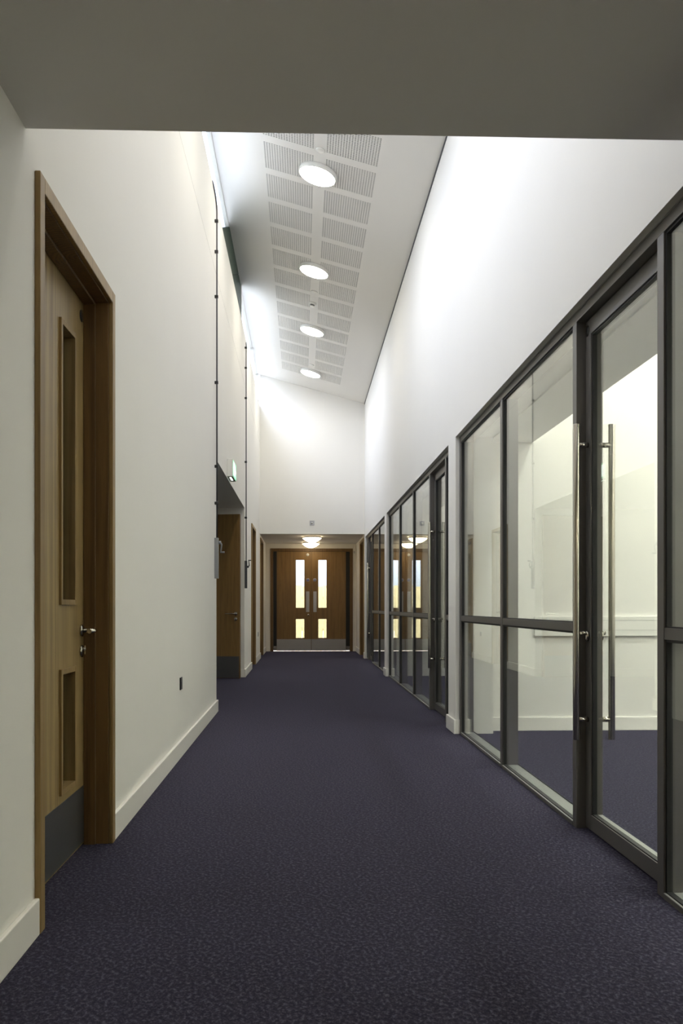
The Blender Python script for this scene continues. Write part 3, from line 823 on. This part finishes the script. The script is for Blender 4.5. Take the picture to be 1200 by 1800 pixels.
winder(13.16, 4.98, 1.320, 1.730, M_GREY, False, False, 'dark crank window winder just beyond the left recess, with a straight conduit',
       (4.90, 4.60, 4.15, 3.20, 2.37), M_DGREY)

# ------------------------------------------------------------------ outside, beyond the end doors
g = MB().box(-8, 10, YEND + 0.2, 40, -0.14, -0.02).build('ground_outside', M_PAVE)
tag(g, 'pale paving outside beyond the double doors', 'paving', kind='structure')
g = MB((0.3, 22.6, 2.7)).box(-3.0, 4.5, YEND + .22, 24.4, 2.62, 2.78).build('porch_roof', M_WALL)
tag(g, 'pale flat porch roof outside above the end doors', 'porch roof')
for px_ in (-2.8, 4.3):
    g = MB((px_, 24.2, 0)).box(px_ - .06, px_ + .06, 24.14, 24.26, -.02, 2.62).build('porch_post', M_TIMBER)
    tag(g, 'timber post holding the %s end of the porch roof outside' % ('left' if px_ < 0 else 'right'), 'post')
fence = empty('timber_fence', (0.5, 25.2, 0), 'pale timber fence outside, seen through the glass of the end doors', 'fence')
for k in range(34):
    x = -3.2 + k * 0.2
    MB((x, 25.2, 0)).box(x, x + 0.192, 25.2, 25.222, -0.02, 1.62 + 0.03 * (k % 2)).build('fence_board', M_TIMBER, fence)
MB((0, 25.23, 0)).box(-3.2, 3.6, 25.222, 25.26, 0.35, 0.43).build('fence_rail', M_TIMBER, fence)
MB((0, 25.23, 0)).box(-3.2, 3.6, 25.222, 25.26, 1.25, 1.33).build('fence_rail', M_TIMBER, fence)
pl = MB((0.9, 24.4, -.02))
import random
random.seed(4)
for k in range(90):
    a = random.random() * 2 * PI; r = 0.28 * random.random() ** .5; h = random.random() * .75
    c = Vector((0.95 + r * math.cos(a), 24.4 + r * math.sin(a), h)); L = .10
    d1 = Vector((random.uniform(-1, 1), random.uniform(-1, 1), random.uniform(-.2, 1))).normalized() * L
    d2 = d1.cross(Vector((0, 0, 1))).normalized() * .025
    vs = [pl._v(c), pl._v(c + d1 * .5 + d2), pl._v(c + d1), pl._v(c + d1 * .5 - d2)]
    pl.bm.faces.new(vs)
pl = pl.build('garden_shrub', M_LEAF)
tag(pl, 'small green shrub outside in front of the fence', 'shrub')

# ------------------------------------------------------------------ light
wd = bpy.data.worlds.new('overcast_sky'); scene.world = wd; wd.use_nodes = True
nt = wd.node_tree; bg = nt.nodes['Background']
tc = nt.nodes.new('ShaderNodeTexCoord'); sx = nt.nodes.new('ShaderNodeSeparateXYZ'); rp = nt.nodes.new('ShaderNodeValToRGB')
rp.color_ramp.elements[0].position = 0.0; rp.color_ramp.elements[0].color = (0.035, 0.037, 0.035, 1)
_e = rp.color_ramp.elements.new(0.02); _e.color = (0.74, 0.76, 1.0, 1)
rp.color_ramp.elements[1].position = 0.8; rp.color_ramp.elements[1].color = (0.66, 0.72, 1.0, 1)
nt.links.new(tc.outputs['Generated'], sx.inputs[0]); nt.links.new(sx.outputs['Z'], rp.inputs['Fac'])
nt.links.new(rp.outputs['Color'], bg.inputs['Color'])
bg.inputs['Strength'].default_value = 20.0

def portal(x, y, z, rot, sx_, sy_):
    l = bpy.data.lights.new('daylight_portal', 'AREA'); l.shape = 'RECTANGLE'; l.size = sx_; l.size_y = sy_
    l.cycles.is_portal = True
    o = bpy.data.objects.new('daylight_portal', l); COL.objects.link(o)
    o.location = (x, y, z); o.rotation_euler = rot
portal(XC - 0.08, (YB0 + YE) / 2, (ZSILL + zt) / 2, (0, -PI / 2, 0), 0.62, YE - YB0)
portal(cxm, YEND + 0.12, 1.2, (-PI / 2, 0, 0), 1.8, 2.4)

# ------------------------------------------------------------------ camera
cam = bpy.data.cameras.new('camera'); co = bpy.data.objects.new('camera', cam); COL.objects.link(co)
th = math.atan(0.0338)
co.location = (0, 0, 1.05); co.rotation_euler = (PI / 2, 0, -th)
cam.sensor_fit = 'VERTICAL'; cam.sensor_height = 36.0
cam.lens = 1550 / 1800 * 36
cam.shift_y = 166 / 1800
cam.shift_x = 16.6 / 1800
cam.clip_start = 0.05; cam.clip_end = 200
scene.camera = co

scene.view_settings.view_transform = 'Standard'; scene.view_settings.look = 'None'
scene.view_settings.exposure = 0.35; scene.view_settings.gamma = 1.0
scene.view_settings.use_curve_mapping = False
c = scene.cycles
c.use_denoising = True
c.max_bounces = 14; c.diffuse_bounces = 7; c.glossy_bounces = 5; c.transparent_max_bounces = 16; c.transmission_bounces = 6
c.caustics_reflective = False; c.caustics_refractive = False
c.sample_clamp_indirect = 0.0
